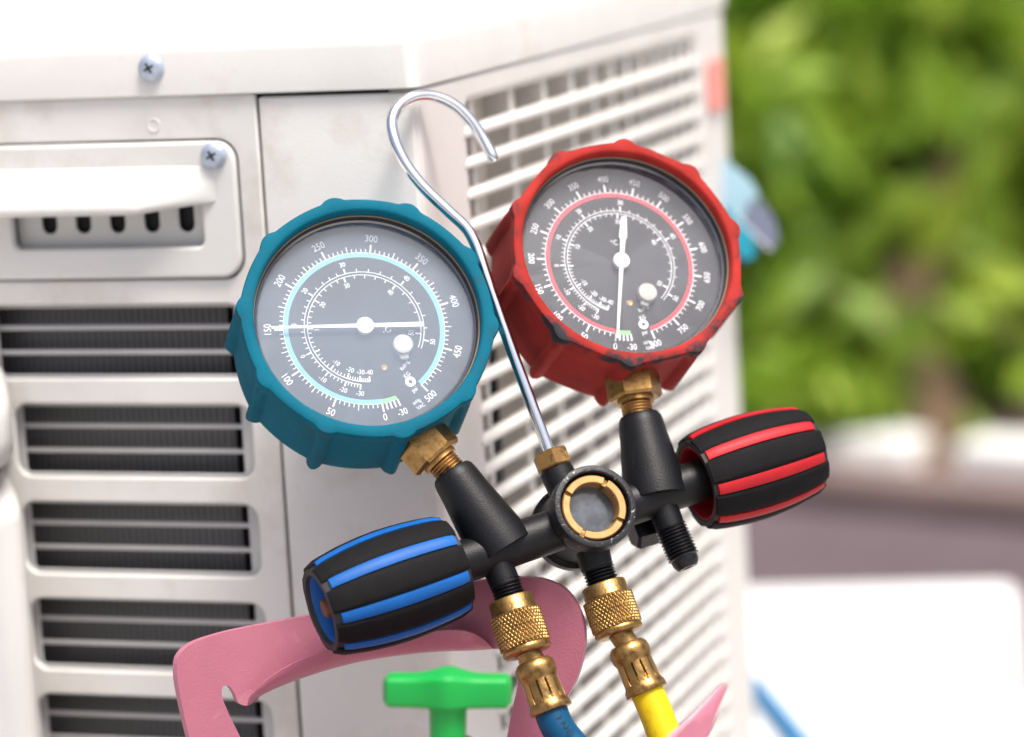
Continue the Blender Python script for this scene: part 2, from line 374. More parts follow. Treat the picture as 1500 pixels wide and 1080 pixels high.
# ---------------------------------------------------------------- trees
def make_tree(name, label, base, height, crown_c, crown_r, nleaf, leaf, trunk_r, lm, group, seed, lean=(0, 0), nclump=26):
    g = np.random.default_rng(seed); rd = random.Random(seed)
    root = thing(name, label, 'tree', T(base), group)
    tv = VF(); top = Vector((lean[0], lean[1], height))
    tv.add(*tube(spline([Vector((0, 0, -0.02)), top * 0.35 + Vector((0.02, 0.01, 0)), top * 0.7 - Vector((0.02, 0, 0)), top]), [trunk_r * (1 - 0.6 * i / 24) for i in range(25)], 10))
    cc = Vector(crown_c)
    clumps = []
    for k in range(nclump):
        d = g.normal(size=3); d /= np.linalg.norm(d); q = g.random() ** 0.45
        clumps.append(cc + Vector((d[0] * crown_r[0] * q, d[1] * crown_r[1] * q, d[2] * crown_r[2] * q)))
    for c in clumps[::2]:
        s = top * (0.45 + 0.5 * rd.random()); mid = (s + c) / 2 + Vector((0, 0, 0.05))
        tv.add(*tube(spline([s, mid, c], 4), [trunk_r * 0.36 * (1 - i / 10) for i in range(9)], 6))
    mk('trunk', tv, 'bark', root)
    per = nleaf // nclump; V = []; F = []
    for c in clumps:
        sr = np.array(crown_r) * (0.22 + 0.20 * g.random())
        p = g.normal(size=(per, 3)) * sr * 0.75 + np.array(c)
        a = g.normal(size=(per, 3)) + np.array([0, 0, -0.35]); a /= np.linalg.norm(a, axis=1)[:, None]
        b = np.cross(a, g.normal(size=(per, 3))); b /= np.linalg.norm(b, axis=1)[:, None]; nn = np.cross(a, b)
        L = leaf * (0.6 + 0.8 * g.random((per, 1))); W = L * 0.24
        v0 = p - a * L * 0.5; v1 = p + b * W + nn * W * 0.3; v2 = p + a * L * 0.5 - nn * W * 0.3; v3 = p - b * W + nn * W * 0.3
        k0 = len(V) * 1
        st = np.stack([v0, v1, v2, v3], 1).reshape(-1, 3); base_i = sum(len(x) for x in V)
        V.append(st)
        for i in range(per):
            j = base_i + 4 * i; F.append((j, j + 1, j + 2)); F.append((j, j + 2, j + 3))
    me = bpy.data.meshes.new('crown'); me.from_pydata(np.concatenate(V).tolist(), [], F); me.materials.append(M[lm])
    o = bpy.data.objects.new('crown', me); COL.objects.link(o); o.parent = root
    return root

GT = 'trees and shrubs in the planting bed'
def rel(px, py, Z, b): return at(px, py, Z) - b
def foot(px, py, Z): p = at(px, py, Z); return Vector((p.x, p.y, 0.03))
b1 = on_plane(1354, 668, Vector((0, 0, 0.03)), Vector((0, 0, 1)))
make_tree('shrub_tree', 'leafy green shrub tree with short brown trunk in the low white wall gap', b1, 0.17, rel(1300, 290, 4.1, b1), (0.36, 0.30, 0.32), 3000, 0.105, 0.040, 'leaf', GT, 11, lean=(0.0, 0.1), nclump=30)
b2 = foot(1468, 60, 5.3)
make_tree('garden_tree', 'taller tree with a thick brown trunk beside the leafy shrub tree', b2, 2.3, (0.25, 0.3, 1.9), (0.9, 0.8, 0.7), 5000, 0.12, 0.055, 'leaf', GT, 12)
b3 = foot(1170, 400, 5.2)
make_tree('shrub_tree', 'dense deep green bush filling the gap beyond the air conditioner', b3, 0.4, (0.05, 0, 0.36), (0.42, 0.32, 0.38), 1700, 0.10, 0.03, 'leaf_dark', GT, 13, nclump=30)
b4 = foot(1420, 420, 5.6)
make_tree('shrub_tree', 'deep green bush growing under the taller brown trunked tree', b4, 0.40, (0.15, 0, 0.22), (0.42, 0.35, 0.26), 1700, 0.10, 0.03, 'leaf_dark', GT, 14, nclump=24)
b5 = foot(1150, 600, 4.0)
make_tree('shrub_tree', 'small bright green bush spilling over the low white wall beside the unit', b5, 0.12, rel(1155, 590, 3.72, b5), (0.085, 0.06, 0.055), 700, 0.05, 0.010, 'leaf', GT, 15, nclump=12)
b6 = foot(1290, 560, 4.05)
make_tree('shrub_tree', 'small green bush behind the low white wall next to the short trunk', b6, 0.10, rel(1300, 560, 3.95, b6), (0.11, 0.06, 0.05), 600, 0.055, 0.010, 'leaf_dark', GT, 16, nclump=12)
for k, (x, y, lab) in enumerate([(-2.4, 5.6, 'leafy tree standing behind the far left end of the air conditioner'), (-0.9, 6.0, 'leafy tree standing behind the middle of the air conditioner'), (2.2, 5.4, 'round leafy tree at the open end of the planting bed')]):
    make_tree('garden_tree', lab, Vector((x, y, 0.03)), 1.5, (0, 0, 1.35), (0.75, 0.7, 0.8), 3600, 0.11, 0.05, 'leaf', GT, 20 + k)

# ================================================================ AIR CONDITIONER
US = 0.952; PAD = CAMZ * (1 - US)
c0 = at(605, 120, 1.25 * US)
UM = Matrix.Rotation(-YAW, 4, 'Z') @ Matrix.Scale(US, 4); UM.translation = (c0.x, c0.y, PAD)
pad_ = struct(mk('concrete_pad', box(-0.86, 0.04, 0.05, 0.52, 0.0125, PAD, 0.004), 'concrete', mtx=Matrix.Rotation(-YAW, 4, 'Z') @ T((0, 0, 0)))); pad_.location = (c0.x, c0.y, 0)
ac = thing('air_conditioner', 'cream outdoor air conditioner unit with louvred side and slatted fan grille', 'air conditioner', UM)
mm = 0.001
W_, D_ = 0.80, 0.452
XZ = Matrix.Rotation(R(90), 4, 'X')                                  # plate (x,y) -> (x,z), its +z -> -y
win = [(573.5 - 40.35 * k, 543.5 - 40.35 * k) for k in range(12)]
holes = [[(a * mm, b * mm) for a, b in rrect(-182 if z1 < 560 else -190, -77.2, z0, z1, 6.5)] for z1, z0 in win]
holes2 = [[(a * mm, b * mm) for a, b in rrect(-330, -225, z0, z1, 6.5)] for z1, z0 in win]
hpl = [(a * mm, b * mm) for a, b in rrect(-330, -75.0, 583.3, 638.9, 9)]
side = loops_mesh([(a * mm, b * mm) for a, b in rrect(-800, -66.0, 40, 656, 1.5, 2)], holes + holes2 + [hpl], 0.0030, 0.0008)
mk('side_panel', side, 'cream', ac, T((0, 0.0015, 0)) @ XZ)
# pressed seat that frames every window from behind, with the slats of each window
for wi, (z1, z0) in enumerate(win):
    for (xa, xb) in ((-182 if wi else -190, -77.2), (-330, -225)):
        if xa < -200 and wi > 11: continue
        ins = loops_mesh([(a * mm, b * mm) for a, b in rrect(xa - 4, xb + 4, z0 - 4, z1 + 4, 7)], [[(a * mm, b * mm) for a, b in rrect(xa + 1.2, xb - 6.6, z0 + 0.8, z1 - 0.3, 1.5)]], 0.0016, 0.0004)
        fr = mk('window_frame', ins, 'insert', ac, T((0, 0.0062, 0)) @ XZ)  # seat coloured grey to paint in the shade of the recess
        if wi < 7 and xa > -200:
            for dz in (1.3, 10.4, 20.6):
                mk('slat', tube([((xa - 1) * mm, 0.0085, (z1 - dz) * mm), ((xb - 6.0) * mm, 0.0085, (z1 - dz) * mm)], 0.0011, 8), 'insert', fr, (T((0, 0.0062, 0)) @ XZ).inverted())
        else:
            vf = VF()
            for dz in (1.3, 10.4, 20.6): vf.add(*tube([((xa - 1) * mm, 0.0085, (z1 - dz) * mm), ((xb - 6.0) * mm, 0.0085, (z1 - dz) * mm)], 0.0011, 6))
            mk('slat', vf, 'insert', fr, (T((0, 0.0062, 0)) @ XZ).inverted())
mk('coil', box(-0.78, -0.0925, 0.018, 0.034, 0.07, 0.577), 'fins', ac, smooth=0)
mk('inner_box', box(-0.785, -0.062, 0.040, 0.425, 0.05, 0.652), 'dark', ac, smooth=0)
# corner post panel
mk('corner_panel', box(-0.0650, -0.0006, 0.0002, 0.006, 0.040, 0.6545, 0.0014, 3), 'cream', ac)
mk('corner_lining', box(-0.074, -0.004, 0.0075, 0.012, 0.045, 0.656), 'dark', ac, smooth=0)
# handle plate
hp = loops_mesh([(a * mm, b * mm) for a, b in rrect(-329.2, -75.8, 584.1, 638.1, 8.4)], [[(a * mm, b * mm) for a, b in rrect(-174.5, -91.2, 596.5, 618, 3)], [(a * mm, b * mm) for a, b in rrect(-320, -190, 596.5, 618, 3)]], 0.0045, 0.0014, 3)
hplate = mk('handle_plate', hp, 'lid', ac, T((0, 0.0002, 0)) @ XZ)
HI = (T((0, 0.0002, 0)) @ XZ).inverted()
# grip: rounded overhanging lip lofted along x, fading out at its right end
prof = [(0.0, 628.5), (-2.4, 627.6), (-6, 623.8), (-9.6, 619.0), (-11.8, 615.4), (-12.6, 613.2), (-12.0, 611.4), (-10.4, 610.7), (-8, 611.2), (-4, 612.8), (0.0, 614.0)]
V = []; F = []; xs = [-326, -318, -310] + list(np.linspace(-300, -118, 14)) + list(np.linspace(-115, -84.5, 18))
for x in xs:
    tt = min(1, max(0, (-84.5 - x) / 30.0)); tt = tt ** 0.8 * (1 - 0.35 * tt * (1 - tt)); t2 = min(1, max(0, (x + 327) / 16)); s = min(tt, t2)
    for (y, z) in prof: V.append((x * mm, (-2.0 + y * s) * mm, (z + (1 - s) * (4.0 if z < 620 else 0.0)) * mm))
n = len(prof)
for i in range(len(xs) - 1):
    for k in range(n - 1): F.append((i * n + k, i * n + k + 1, (i + 1) * n + k + 1, (i + 1) * n + k))
    F.append((i * n + n - 1, i * n, (i + 1) * n, (i + 1) * n + n - 1))
F.append(tuple(range(n))); F.append(tuple((len(xs) - 1) * n + k for k in range(n))[::-1])
mk('grip', (V, F), 'lid', hplate, HI, smooth=60)
# recessed pocket under the grip with vent slots
slots = [[(a * mm, b * mm) for a, b in rrect(x - 3.3, x + 3.3, 601.6, 617, 3.2)] for x in (-161.7, -146.6, -131.5, -116.4, -101.3)]
pk = loops_mesh([(a * mm, b * mm) for a, b in rrect(-176, -90, 595, 620, 3)], slots, 0.0014, 0.0004)
mk('vent_plate', pk, 'lid', hplate, HI @ T((0, 0.0062, 0)) @ XZ)
mk('vent_backing', box(-0.33, -0.078, 0.009, 0.0105, 0.586, 0.636), 'dark', hplate, HI, smooth=0)

def screw(x, z, y, r=0.0054):
    prof = [(r, 0.0), (r, 0.0007), (r * 0.93, 0.0015), (r * 0.75, 0.0023), (r * 0.5, 0.0028), (r * 0.2, 0.0031), (0, 0.0031)]
    s = mk('screw', lathe(prof, 32), 'zinc', ac, T((x * mm, y, z * mm)) @ Matrix.Rotation(R(90), 4, 'X'))
    cr = VF()
    for a in (28, 118):
        cr.add(*box(-r * 0.40, r * 0.40, -r * 0.09, r * 0.09, 0.0012, 0.00325, 0.0001), Matrix.Rotation(R(a), 4, 'Z'))
    mk('cross_slot', cr, 'dark', s, smooth=0)
screw(-108, 667.5, -0.0020); screw(-84.0, 632.6, -0.0021)
screw(-260, 667.5, -0.0020)
mk('dimple', lathe([(0.0028, 0), (0.0026, 0.0004), (0.0020, 0.0002), (0.0012, -0.0001), (0, -0.0003)], 24), 'cream', ac, T((-0.1098, 0.0000, 0.6447)) @ Matrix.Rotation(R(90), 4, 'X'))

# lid: pan with rounded rim following the casing outline
def lid_loop(off, r):
    return [(a, b) for a, b in rrect(-W_ - off, 0.0 + off, -off, D_ + off, r, 8)]
levels = [(-0.0028, 0.6560, 0.004), (0.0012, 0.6560, 0.005), (0.0018, 0.6566, 0.005), (0.0018, 0.6725, 0.005), (0.0012, 0.6752, 0.005), (-0.0004, 0.6778, 0.005), (-0.0027, 0.6798, 0.005), (-0.0060, 0.6810, 0.005), (-0.02, 0.6826, 0.008), (-0.03, 0.6830, 0.008)]
V = []; F = []; 
for off, z, r in levels: V += [(a, b, z) for a, b in lid_loop(off, r)]
n = len(lid_loop(0, 0.01))
for i in range(len(levels) - 1):
    for k in range(n): F.append((i * n + k, i * n + (k + 1) % n, (i + 1) * n + (k + 1) % n, (i + 1) * n + k))
F.append(tuple(range((len(levels) - 1) * n, len(levels) * n))); F.append(tuple(range(n))[::-1])
mk('lid', (V, F), 'lid', ac, smooth=40)

# fan grille panel on the right face (local plane x = 0)
YZ = Matrix(((0, 0, 1, 0), (1, 0, 0, 0), (0, 1, 0, 0), (0, 0, 0, 1)))   # plate (x,y) -> (y,z), its +z -> +x
gf = loops_mesh([(a * mm, b * mm) for a, b in rrect(1.6, 448, 40, 656.4, 5, 4)], [[(a * mm, b * mm) for a, b in rrect(55.5, 396, 80, 645.2, 4, 4)]], 0.014, 0.0030, 4)
GMX = T((-0.0060, 0, 0)) @ YZ
grf = mk('grille_frame', gf, 'grille', ac, GMX); GI = GMX.inverted()
bar_v, bar_f = VF(), None
bprof = [(-4.2, -1.3), (-3.4, -2.2), (-1.5, -2.5), (0.6, -2.1), (1.3, -0.8), (0.9, 0.7), (-0.8, 2.0), (-3.4, 2.3), (-4.2, 1.4)]
bv = []; bfc = []; ys = [50.0, 398.0]
for y in ys: bv += [(px * mm, y * mm, pz * mm) for px, pz in bprof]
n = len(bprof)
for k in range(n): bfc.append((k, (k + 1) % n, n + (k + 1) % n, n + k))
bfc.append(tuple(range(n))[::-1]); bfc.append(tuple(range(n, 2 * n)))
b0 = None
for k in range(44):
    z = 633.3 - 12.48 * k
    if z < 86: break
    mtx = GI @ T((0.0005, 0, z * mm))
    if b0 is None: b0 = mk('grille_bar', (bv, bfc), 'grille', grf, mtx, smooth=60)
    else: copy_of(b0, grf, mtx)
r0 = None
for y in (71.5, 121, 165, 204, 236, 264, 289, 312, 333, 352, 370, 386):
    mtx = GI @ T((-0.0108, y * mm, 0))
    if r0 is None: r0 = mk('grille_rib', box(-0.0045, 0.0085, -0.0024, 0.0024, 0.07, 0.652, 0.0006, 1), 'grille', grf, mtx)
    else: copy_of(r0, grf, mtx)
# fan shroud: plate with a round mouth behind the grille, fan inside
circ = [(0.225 + 0.125 * math.cos(2 * math.pi * k / 64), 0.445 + 0.125 * math.sin(2 * math.pi * k / 64)) for k in range(64)]
mk('fan_shroud', loops_mesh([(0.045, 0.045), (0.448, 0.045), (0.448, 0.652), (0.045, 0.652)], [circ], 0.003, 0.0008), 'shroud', ac, T((-0.025, 0, 0)) @ YZ)
fb = VF(); FM = T((-0.050, 0.225, 0.445)) @ Matrix.Rotation(R(90), 4, 'Y')
fb.add(*lathe([(0.04, -0.03), (0.042, 0.005), (0.03, 0.012), (0, 0.014)], 32), FM)
for k in range(3):
    pts = []; 
    for i in range(7):
        for j in range(6):
            rr = 0.035 + 0.085 * i / 6; aa = R(-30 - 6 * i + (60 + 8 * i / 6 * 3) * j / 5); pts.append((rr * math.cos(aa), rr * math.sin(aa), -0.018 + 0.024 * j / 5))
    top = [(x, y, z + 0.002) for x, y, z in pts]; vv = pts + top; ff = []
    for i in range(6):
        for j in range(5):
            a = i * 6 + j; ff.append((a, a + 1, a + 7, a + 6)); ff.append((42 + a, 42 + a + 6, 42 + a + 7, 42 + a + 1))
    fb.add(vv, ff, FM @ Matrix.Rotation(R(120 * k), 4, 'Z'))
mk('fan', fb, 'fan', ac)
mk('casing_back', VF().add(*box(-0.80, -0.012, 0.444, 0.4475, 0.04, 0.655)).add(*box(-0.8, -0.7965, 0.004, 0.443, 0.04, 0.655)).add(*box(-0.795, -0.02, 0.01, 0.44, 0.036, 0.0395)), 'cream', ac, smooth=0)
for x in (-0.68, -0.12):
    mk('foot', box(x - 0.03, x + 0.03, 0.06, 0.46, 0.0, 0.036, 0.004), 'dark', ac)
bd = [(a * mm, b * mm) for a, b in rrect(409, 439, 606, 632, 4)]
mk('badge', loops_mesh(bd, [], 0.002, 0.0006), 'red_badge', ac, T((0.0022, 0, 0)) @ YZ)['label'] = 'red maker badge at the end of the grille frame'
# white valve cover standing out of the louvred side
V = []; F = []; lv_ = [(0.0, -184, 507, 551, 8), (-10, -178, 508.5, 550, 10), (-26, -169, 511, 549, 12), (-42, -162, 514, 548, 13), (-50, -162, 516, 546, 12), (-55, -167, 520, 542, 9), (-57, -176, 526, 537, 5)]
for y, x1, z0, z1, r in lv_: V += [(a_ * mm, y * mm, b_ * mm) for a_, b_ in rrect(-330 - y * 0.3, x1, z0, z1, r, 6)]
n = len(rrect(0, 1, 0, 1, 0.1, 6))
for i in range(len(lv_) - 1):
    for k in range(n): F.append((i * n + k, i * n + (k + 1) % n, (i + 1) * n + (k + 1) % n, (i + 1) * n + k))
F.append(tuple(range(n))); F.append(tuple(range((len(lv_) - 1) * n, len(lv_) * n))[::-1])
mk('valve_cover', (V, F), 'lid', ac, smooth=60)['label'] = 'rounded white cover bulging from the louvred side'

V = []; F = []; lv_ = [(0.0, -186, 250, 506, 6), (-14, -176, 252, 505, 8), (-30, -166, 254, 504, 10), (-38, -163, 256, 502, 9), (-42, -166, 260, 498, 6), (-44, -174, 268, 490, 4)]
for y, x1, z0, z1, r in lv_: V += [(a_ * mm, y * mm, b_ * mm) for a_, b_ in rrect(-328 - y * 0.3, x1, z0, z1, r, 6)]
n = len(rrect(0, 1, 0, 1, 0.1, 6))
for i in range(len(lv_) - 1):
    for k in range(n): F.append((i * n + k, i * n + (k + 1) % n, (i + 1) * n + (k + 1) % n, (i + 1) * n + k))
F.append(tuple(range(n))); F.append(tuple(range((len(lv_) - 1) * n, len(lv_) * n))[::-1])
mk('valve_box', (V, F), 'lid', ac, smooth=60)

# ================================================================ MANIFOLD GAUGE SET
u0 = (0.95, 0.315); nC = (0.25, 0.30, 0.92)
tz = (u0[0] * nC[0] + u0[1] * nC[1]) / nC[2]
uW = cv((u0[0], u0[1], -tz)); nW = cv(nC); nW = (nW - uW * nW.dot(uW)).normalized(); upW = nW.cross(uW).normalized()
C0 = at(854, 759, 1.16)
MM = Matrix((uW, -nW, upW)).transposed().to_4x4(); MM.translation = C0; MI = MM.inverted()
ms = thing('manifold_gauge_set', 'black refrigerant manifold with blue and red gauges, striped knobs and chrome hook', 'gauge set', MM)
def Q(px, py, off=0.0): return MI @ on_plane(px, py, C0 + nW * off, nW)   # local point on the manifold's own plane
NL = Vector((0, -1, 0))                                                  # manifold normal, local
def seg_frame(a, b): return frame(a, b - a, (1, 0, 0)), (b - a).length

body = VF()
a, b = Q(650, 833), Q(1035, 700); fm, L = seg_frame(a, b); body.add(*lathe([(0.0073, 0), (0.0076, 0.001), (0.0076, L)], 40), fm)
def cone(pb, pt, r0, r1):
    a, b = Q(*pb), Q(*pt); fm, L = seg_frame(a, b)
    body.add(*lathe([(r0 * 1.02, -0.002), (r0, 0.004), (r0 + (r1 - r0) * 0.75, L * 0.72), (r1 + 0.0004, L - 0.004), (r1, L - 0.0018), (r1 - 0.0008, L - 0.0005), (r1 - 0.0022, L), (0, L)], 48), fm)
    return fm, L
cone((733, 800), (660, 689), 0.0112, 0.0078)
cone((960, 722), (936, 607), 0.0112, 0.0078)
# hub with sight glass; axis along the normal
hubM = frame((0, 0, 0), NL, (1, 0, 0))
hub_prof = [(0.0138, -0.017), (0.0152, -0.0165), (0.0154, -0.0125), (0.0148, -0.0118), (0.0136, -0.0112), (0.0136, 0.004), (0.0146, 0.0075), (0.0149, 0.0085), (0.0123, 0.0085), (0.0122, 0.0078), (0, 0.0078)]
body.add(*lathe(hub_prof, 72), hubM)
# stubs
a, b = Q(842, 745), Q(813, 686); fm, L = seg_frame(a, b); body.add(*lathe([(0.0066, 0), (0.0062, L * 0.6), (0.0060, L - 0.0005), (0.0055, L)], 32), fm)
a, b = Q(722, 812), Q(741, 858); fm, L = seg_frame(a, b); body.add(*lathe([(0.0056, 0), (0.0054, L)], 32), fm)
a, b = Q(860, 775), Q(876, 838); fm, L = seg_frame(a, b); body.add(*lathe([(0.0064, 0), (0.0058, L * 0.9), (0.005, L)], 32), fm)
a, b = Q(964, 725), Q(983, 776); fm, L = seg_frame(a, b); body.add(*lathe([(0.0056, 0), (0.0053, L)], 32), fm)
mk('manifold_body', body, 'black_paint', ms)
a = Q(948, 775, -0.012); mk('plug_nut', hexnut(0.0062, 0.012), 'black_thread', ms, frame(Q(926, 782, -0.014), Q(960, 772, -0.014) - Q(926, 782, -0.014)), smooth=20)
def thread(pa, pb, r, name='threaded_port', nose=True, pitch=0.00125):
    a, b = Q(*pa), Q(*pb); fm, L = seg_frame(a, b); prof = [(r * 0.8, 0)]; h = 0.0003
    Lt = L * (0.72 if nose else 1.0)
    while h < Lt: prof += [(r * 0.87, h), (r, h + pitch * 0.45), (r, h + pitch * 0.6)]; h += pitch
    if nose: prof += [(r * 0.86, h), (r * 0.84, L * 0.86), (r * 0.74, L * 0.95), (r * 0.62, L), (r * 0.35, L), (r * 0.35, L - 0.003), (0, L - 0.003)]
    else: prof += [(r * 0.85, h), (0, h)]
    return mk(name, lathe(prof, 40), 'black_thread', ms, fm, smooth=25)
thread((981, 770), (1008, 832), 0.0058)
thread((738, 848), (750, 884), 0.0056, nose=False)
thread((872, 822), (886, 862), 0.0058, nose=False)

# sight glass
rim = [(0.0149, 0.0085), (0.0150, 0.0155), (0.0148, 0.0161), (0.0143, 0.0164), (0.0130, 0.0164), (0.0126, 0.0160), (0.0124, 0.0080), (0.0140, 0.0080)]
sg = mk('sight_glass_rim', ring_lathe(rim, 96), 'worn_edge', ms, hubM)
mk('lens', lathe([(0.0122, 0.0082), (0.0100, 0.0085), (0.006, 0.0088), (0, 0.0089)], 64), 'sight', sg)
for k in range(4):
    seg = []; a0 = R(44 + 90 * k); vv = []; ff = []; nA = 14
    for i in range(nA + 1):
        aa = a0 + R(4.5 + 81 * i / nA)
        for (r, h) in ((0.0089, 0.0080), (0.0089, 0.0146), (0.0092, 0.0150), (0.0113, 0.0150), (0.0117, 0.0146), (0.0117, 0.0080)): vv.append((r * math.cos(aa), r * math.sin(aa), h))
    for i in range(nA):
        for j in range(6): ff.append((i * 6 + j, i * 6 + (j + 1) % 6, (i + 1) * 6 + (j + 1) % 6, (i + 1) * 6 + j))
    ff.append(tuple(range(6))[::-1]); ff.append(tuple(nA * 6 + j for j in range(6)))
    mk('retaining_ring', (vv, ff), 'brass_ring', sg)
mk('retaining_ring', ring_lathe([(0.0091, 0.0080), (0.0091, 0.0133), (0.0115, 0.0133), (0.0115, 0.0080)], 64), 'brass', sg)

# hook
hk = [Q(808, 672), Q(775, 582, 0.003), Q(742, 492, 0.006), Q(709, 396, 0.008), Q(697, 360, 0.008), Q(684, 336, 0.008), Q(655, 308, 0.008), Q(620, 274, 0.008), Q(594, 240, 0.008), Q(578, 205, 0.008), Q(574, 178, 0.007), Q(583, 157, 0.006), Q(604, 143, 0.005), Q(634, 141, 0.003), Q(664, 153, 0.002), Q(688, 175, 0.001), Q(707, 203, 0), Q(725, 236, 0)]
path = spline(hk, 8)
hook = mk('hook', tube(path, [0.00212] * (len(path) - 2) + [0.0019, 0.0012], 20), 'chrome', ms, smooth=60)
fm, L = seg_frame(Q(813, 686), Q(804, 662)); mk('hook_nut', hexnut(0.0066, L, 0.08), 'brass_dark', hook, fm @ Matrix.Rotation(R(20), 4, 'Z'), smooth=20)

# ---------------------------------------------------------------- gauges
def build_gauge(label, ncam, vcam, ring_px, nut_px, k, boot_m, glass_m, arc_m, vmax, needle_val, is_blue):
    n_ = cv(ncam); d_ = cv(vcam); d_ = (d_ - n_ * d_.dot(n_)).normalized(); up = -d_; xr = up.cross(n_)
    S = MM @ Q(*nut_px)
    # face centre on the sight line of the ring, at the depth the stem gives it
    guess = S + up * (0.050 * k) + n_ * (0.020 * k)
    ctr = on_plane(ring_px[0], ring_px[1], guess, FW)
    G = Matrix((xr, up, n_)).transposed().to_4x4(); G.translation = ctr
    GL = MI @ G
    s = k * mm
    def sc(vf): v, f = (vf.v, vf.f) if isinstance(vf, VF) else vf; return [(a * s, b * s, c * s) for a, b, c in v], f
    # rubber boot with ten lugs
    off = R(6 if is_blue else 10)
    def lug(t, wd):
        d = ((t - off + math.pi / 10) % (math.pi / 5)) - math.pi / 10
        x = abs(d) / R(wd); return max(0.0, 1 - x * x) ** 0.8 if x < 1 else 0.0
    def flat(t):
        d = ((t - off) % (math.pi / 5)) / (math.pi / 5); return 4 * d * (1 - d)
    fl = 0.5 if is_blue else 1.3
    spec = [(38.5, -12.5, 0, 0), (40.2, -12.0, 0, 0), (40.2, -1.2, 0, 0), (40.5, -0.4, 0, 0), (41.2, 0.0, 0, 0), (44.0, 0.0, 1.1, 5.0), (44.9, -0.4, 1.3, 5.2), (45.2, -1.2, 1.3, 5.2), (45.2, -4.8, 1.3, 5.2), (44.8, -5.6, 1.3, 5.0), (43.9, -6.0, 2.4, 4.4), (43.9, -12, 2.8, 4.0), (44.0, -26, 3.0, 4.0), (44.0, -38.0, 3.2, 4.0), (43.4, -40.0, 2.8, 4.0), (41.6, -41.6, 1.4, 4.0), (38, -42.4, 0, 4), (0, -42.8, 0, 4)]
    N = 360; V = []; F = []
    for (r, z, lg, wd) in spec:
        for i in range(N):
            t = 2 * math.pi * i / N
            q = r + (lug(t, wd) * lg if lg else 0) - (flat(t) * fl if lg else 0)
            V.append((q * math.cos(t), q * math.sin(t), z))
    for j in range(len(spec) - 1):
        for i in range(N): F.append((j * N + i, j * N + (i + 1) % N, (j + 1) * N + (i + 1) % N, (j + 1) * N + i))
    g = mk('pressure_gauge', sc((V, F)), boot_m, ms, GL, smooth=40, weld=True); g['label'] = label
    # bezel and gasket lines, glass
    mk('gasket', sc(ring_lathe([(40.15, -4.4), (39.8, -4.2), (39.7, -4.8), (40.15, -5.0)], 120)), 'tan_line', g)
    mk('bezel', sc(ring_lathe([(40.15, -5.1), (39.7, -5.1), (39.4, -5.6), (39.3, -7.2), (40.1, -7.4)], 120)), 'core', g)
    mk('inner_ring', sc(ring_lathe([(40.1, -7.4), (39.3, -7.25), (38.6, -7.7), (38.3, -8.6), (38.2, -11.5), (40.1, -11.5)], 120)), 'bezel', g)
    mk('glass', sc(lathe([(38.5, -8.0), (38.0, -7.8), (0, -7.6)], 120)), glass_m, g, smooth=20)
    mk('dial', sc(lathe([(38.4, -11.8), (0, -11.8)], 96)), 'dial', g, smooth=0)
    # printed scales as thin ink layers
    zt = -11.72
    def pol(ph, r, z=zt): p = R(ph); return (-math.sin(p) * r, -math.cos(p) * r, z)
    A0, A1 = (16.0, 343.8) if is_blue else (12.5, 344.5)
    def ang(v): return A0 + (A1 - A0) * v / vmax
    def arc(vf, p0, p1, r0, r1, z=zt):
        n = max(2, int(abs(p1 - p0) / 2.5)); vv = []
        for i in range(n + 1): vv += [pol(p0 + (p1 - p0) * i / n, r0, z), pol(p0 + (p1 - p0) * i / n, r1, z)]
        vf.add(vv, [(2 * i, 2 * i + 1, 2 * i + 3, 2 * i + 2) for i in range(n)])
    def tick(vf, ph, r0, r1, wd):
        dx = R(90 - ph); o = Vector(pol(ph, 1, 0)); t = Vector((o.y, -o.x, 0)) * wd / 2
        p0 = Vector(pol(ph, r0)); p1 = Vector(pol(ph, r1)); vf.add([p0 - t, p0 + t, p1 + t, p1 - t], [(0, 1, 2, 3)])
    def word(vf, st, ph, r, size, flip=None, rot=None, wide=0.85):
        v, f = text_vf(st, size); p = Vector(pol(ph, r))
        an = 180 - ph
        lo, hi = (112, 292) if is_blue else (100, 280)
        if flip is None: flip = not (lo < ph % 360 < hi)
        if flip: an += 180
        if rot is not None: an = rot
        vf.add(v, f, T(p) @ Matrix.Rotation(R(an), 4, 'Z') @ Matrix.Diagonal((wide, 1, 1, 1)))
    band = VF(); arc(band, ang(0), ang(vmax), 27.0, 28.7); mk('scale_band', sc(band), arc_m, g, smooth=0)
    gz = VF(); arc(gz, A0 - 11.5, A0, 27.2, 28.9); mk('vacuum_band', sc(gz), 'green_print', g, smooth=0)
    wp = VF(); arc(wp, ang(0), ang(vmax), 28.55, 28.85)
    step = 5 if is_blue else 10
    for v in range(0, vmax + 1, step):
        major = v % 50 == 0; mid = v % 25 == 0 if is_blue else False
        tick(wp, ang(v), 28.6, 32.0 if major else (31.2 if mid else 30.2), 0.62 if major else 0.34)
    for v in range(4): tick(wp, A0 - 11.5 + 11.5 * v / 4, 28.6, 31.3, 0.6)
    for r in (20.1, 21.2): arc(wp, 32 if r > 20.5 else 23, 317, r, r + 0.26)
    outer = {-30: 32, -20: 46, -10: 65, 0: 90, 10: 117, 20: 150, 30: 190, 40: 246, 50: 308}
    inner = {-40: 23, -30: 33, -20: 46, -10: 65, 0: 89, 10: 115, 20: 147, 30: 187, 40: 242, 50: 302}
    for tab, sgn, rb in ((outer, 1, 21.4), (inner, -1, 20.1)):
        ks = sorted(tab)
        for i, q in enumerate(ks):
            tick(wp, tab[q], rb, rb + sgn * 1.9, 0.55)
            if i < len(ks) - 1:
                nsub = 5 if is_blue else 6
                for j in range(1, nsub): tick(wp, tab[q] + (tab[ks[i + 1]] - tab[q]) * j / nsub, rb, rb + sgn * 1.2, 0.30 if is_blue else 0.24)
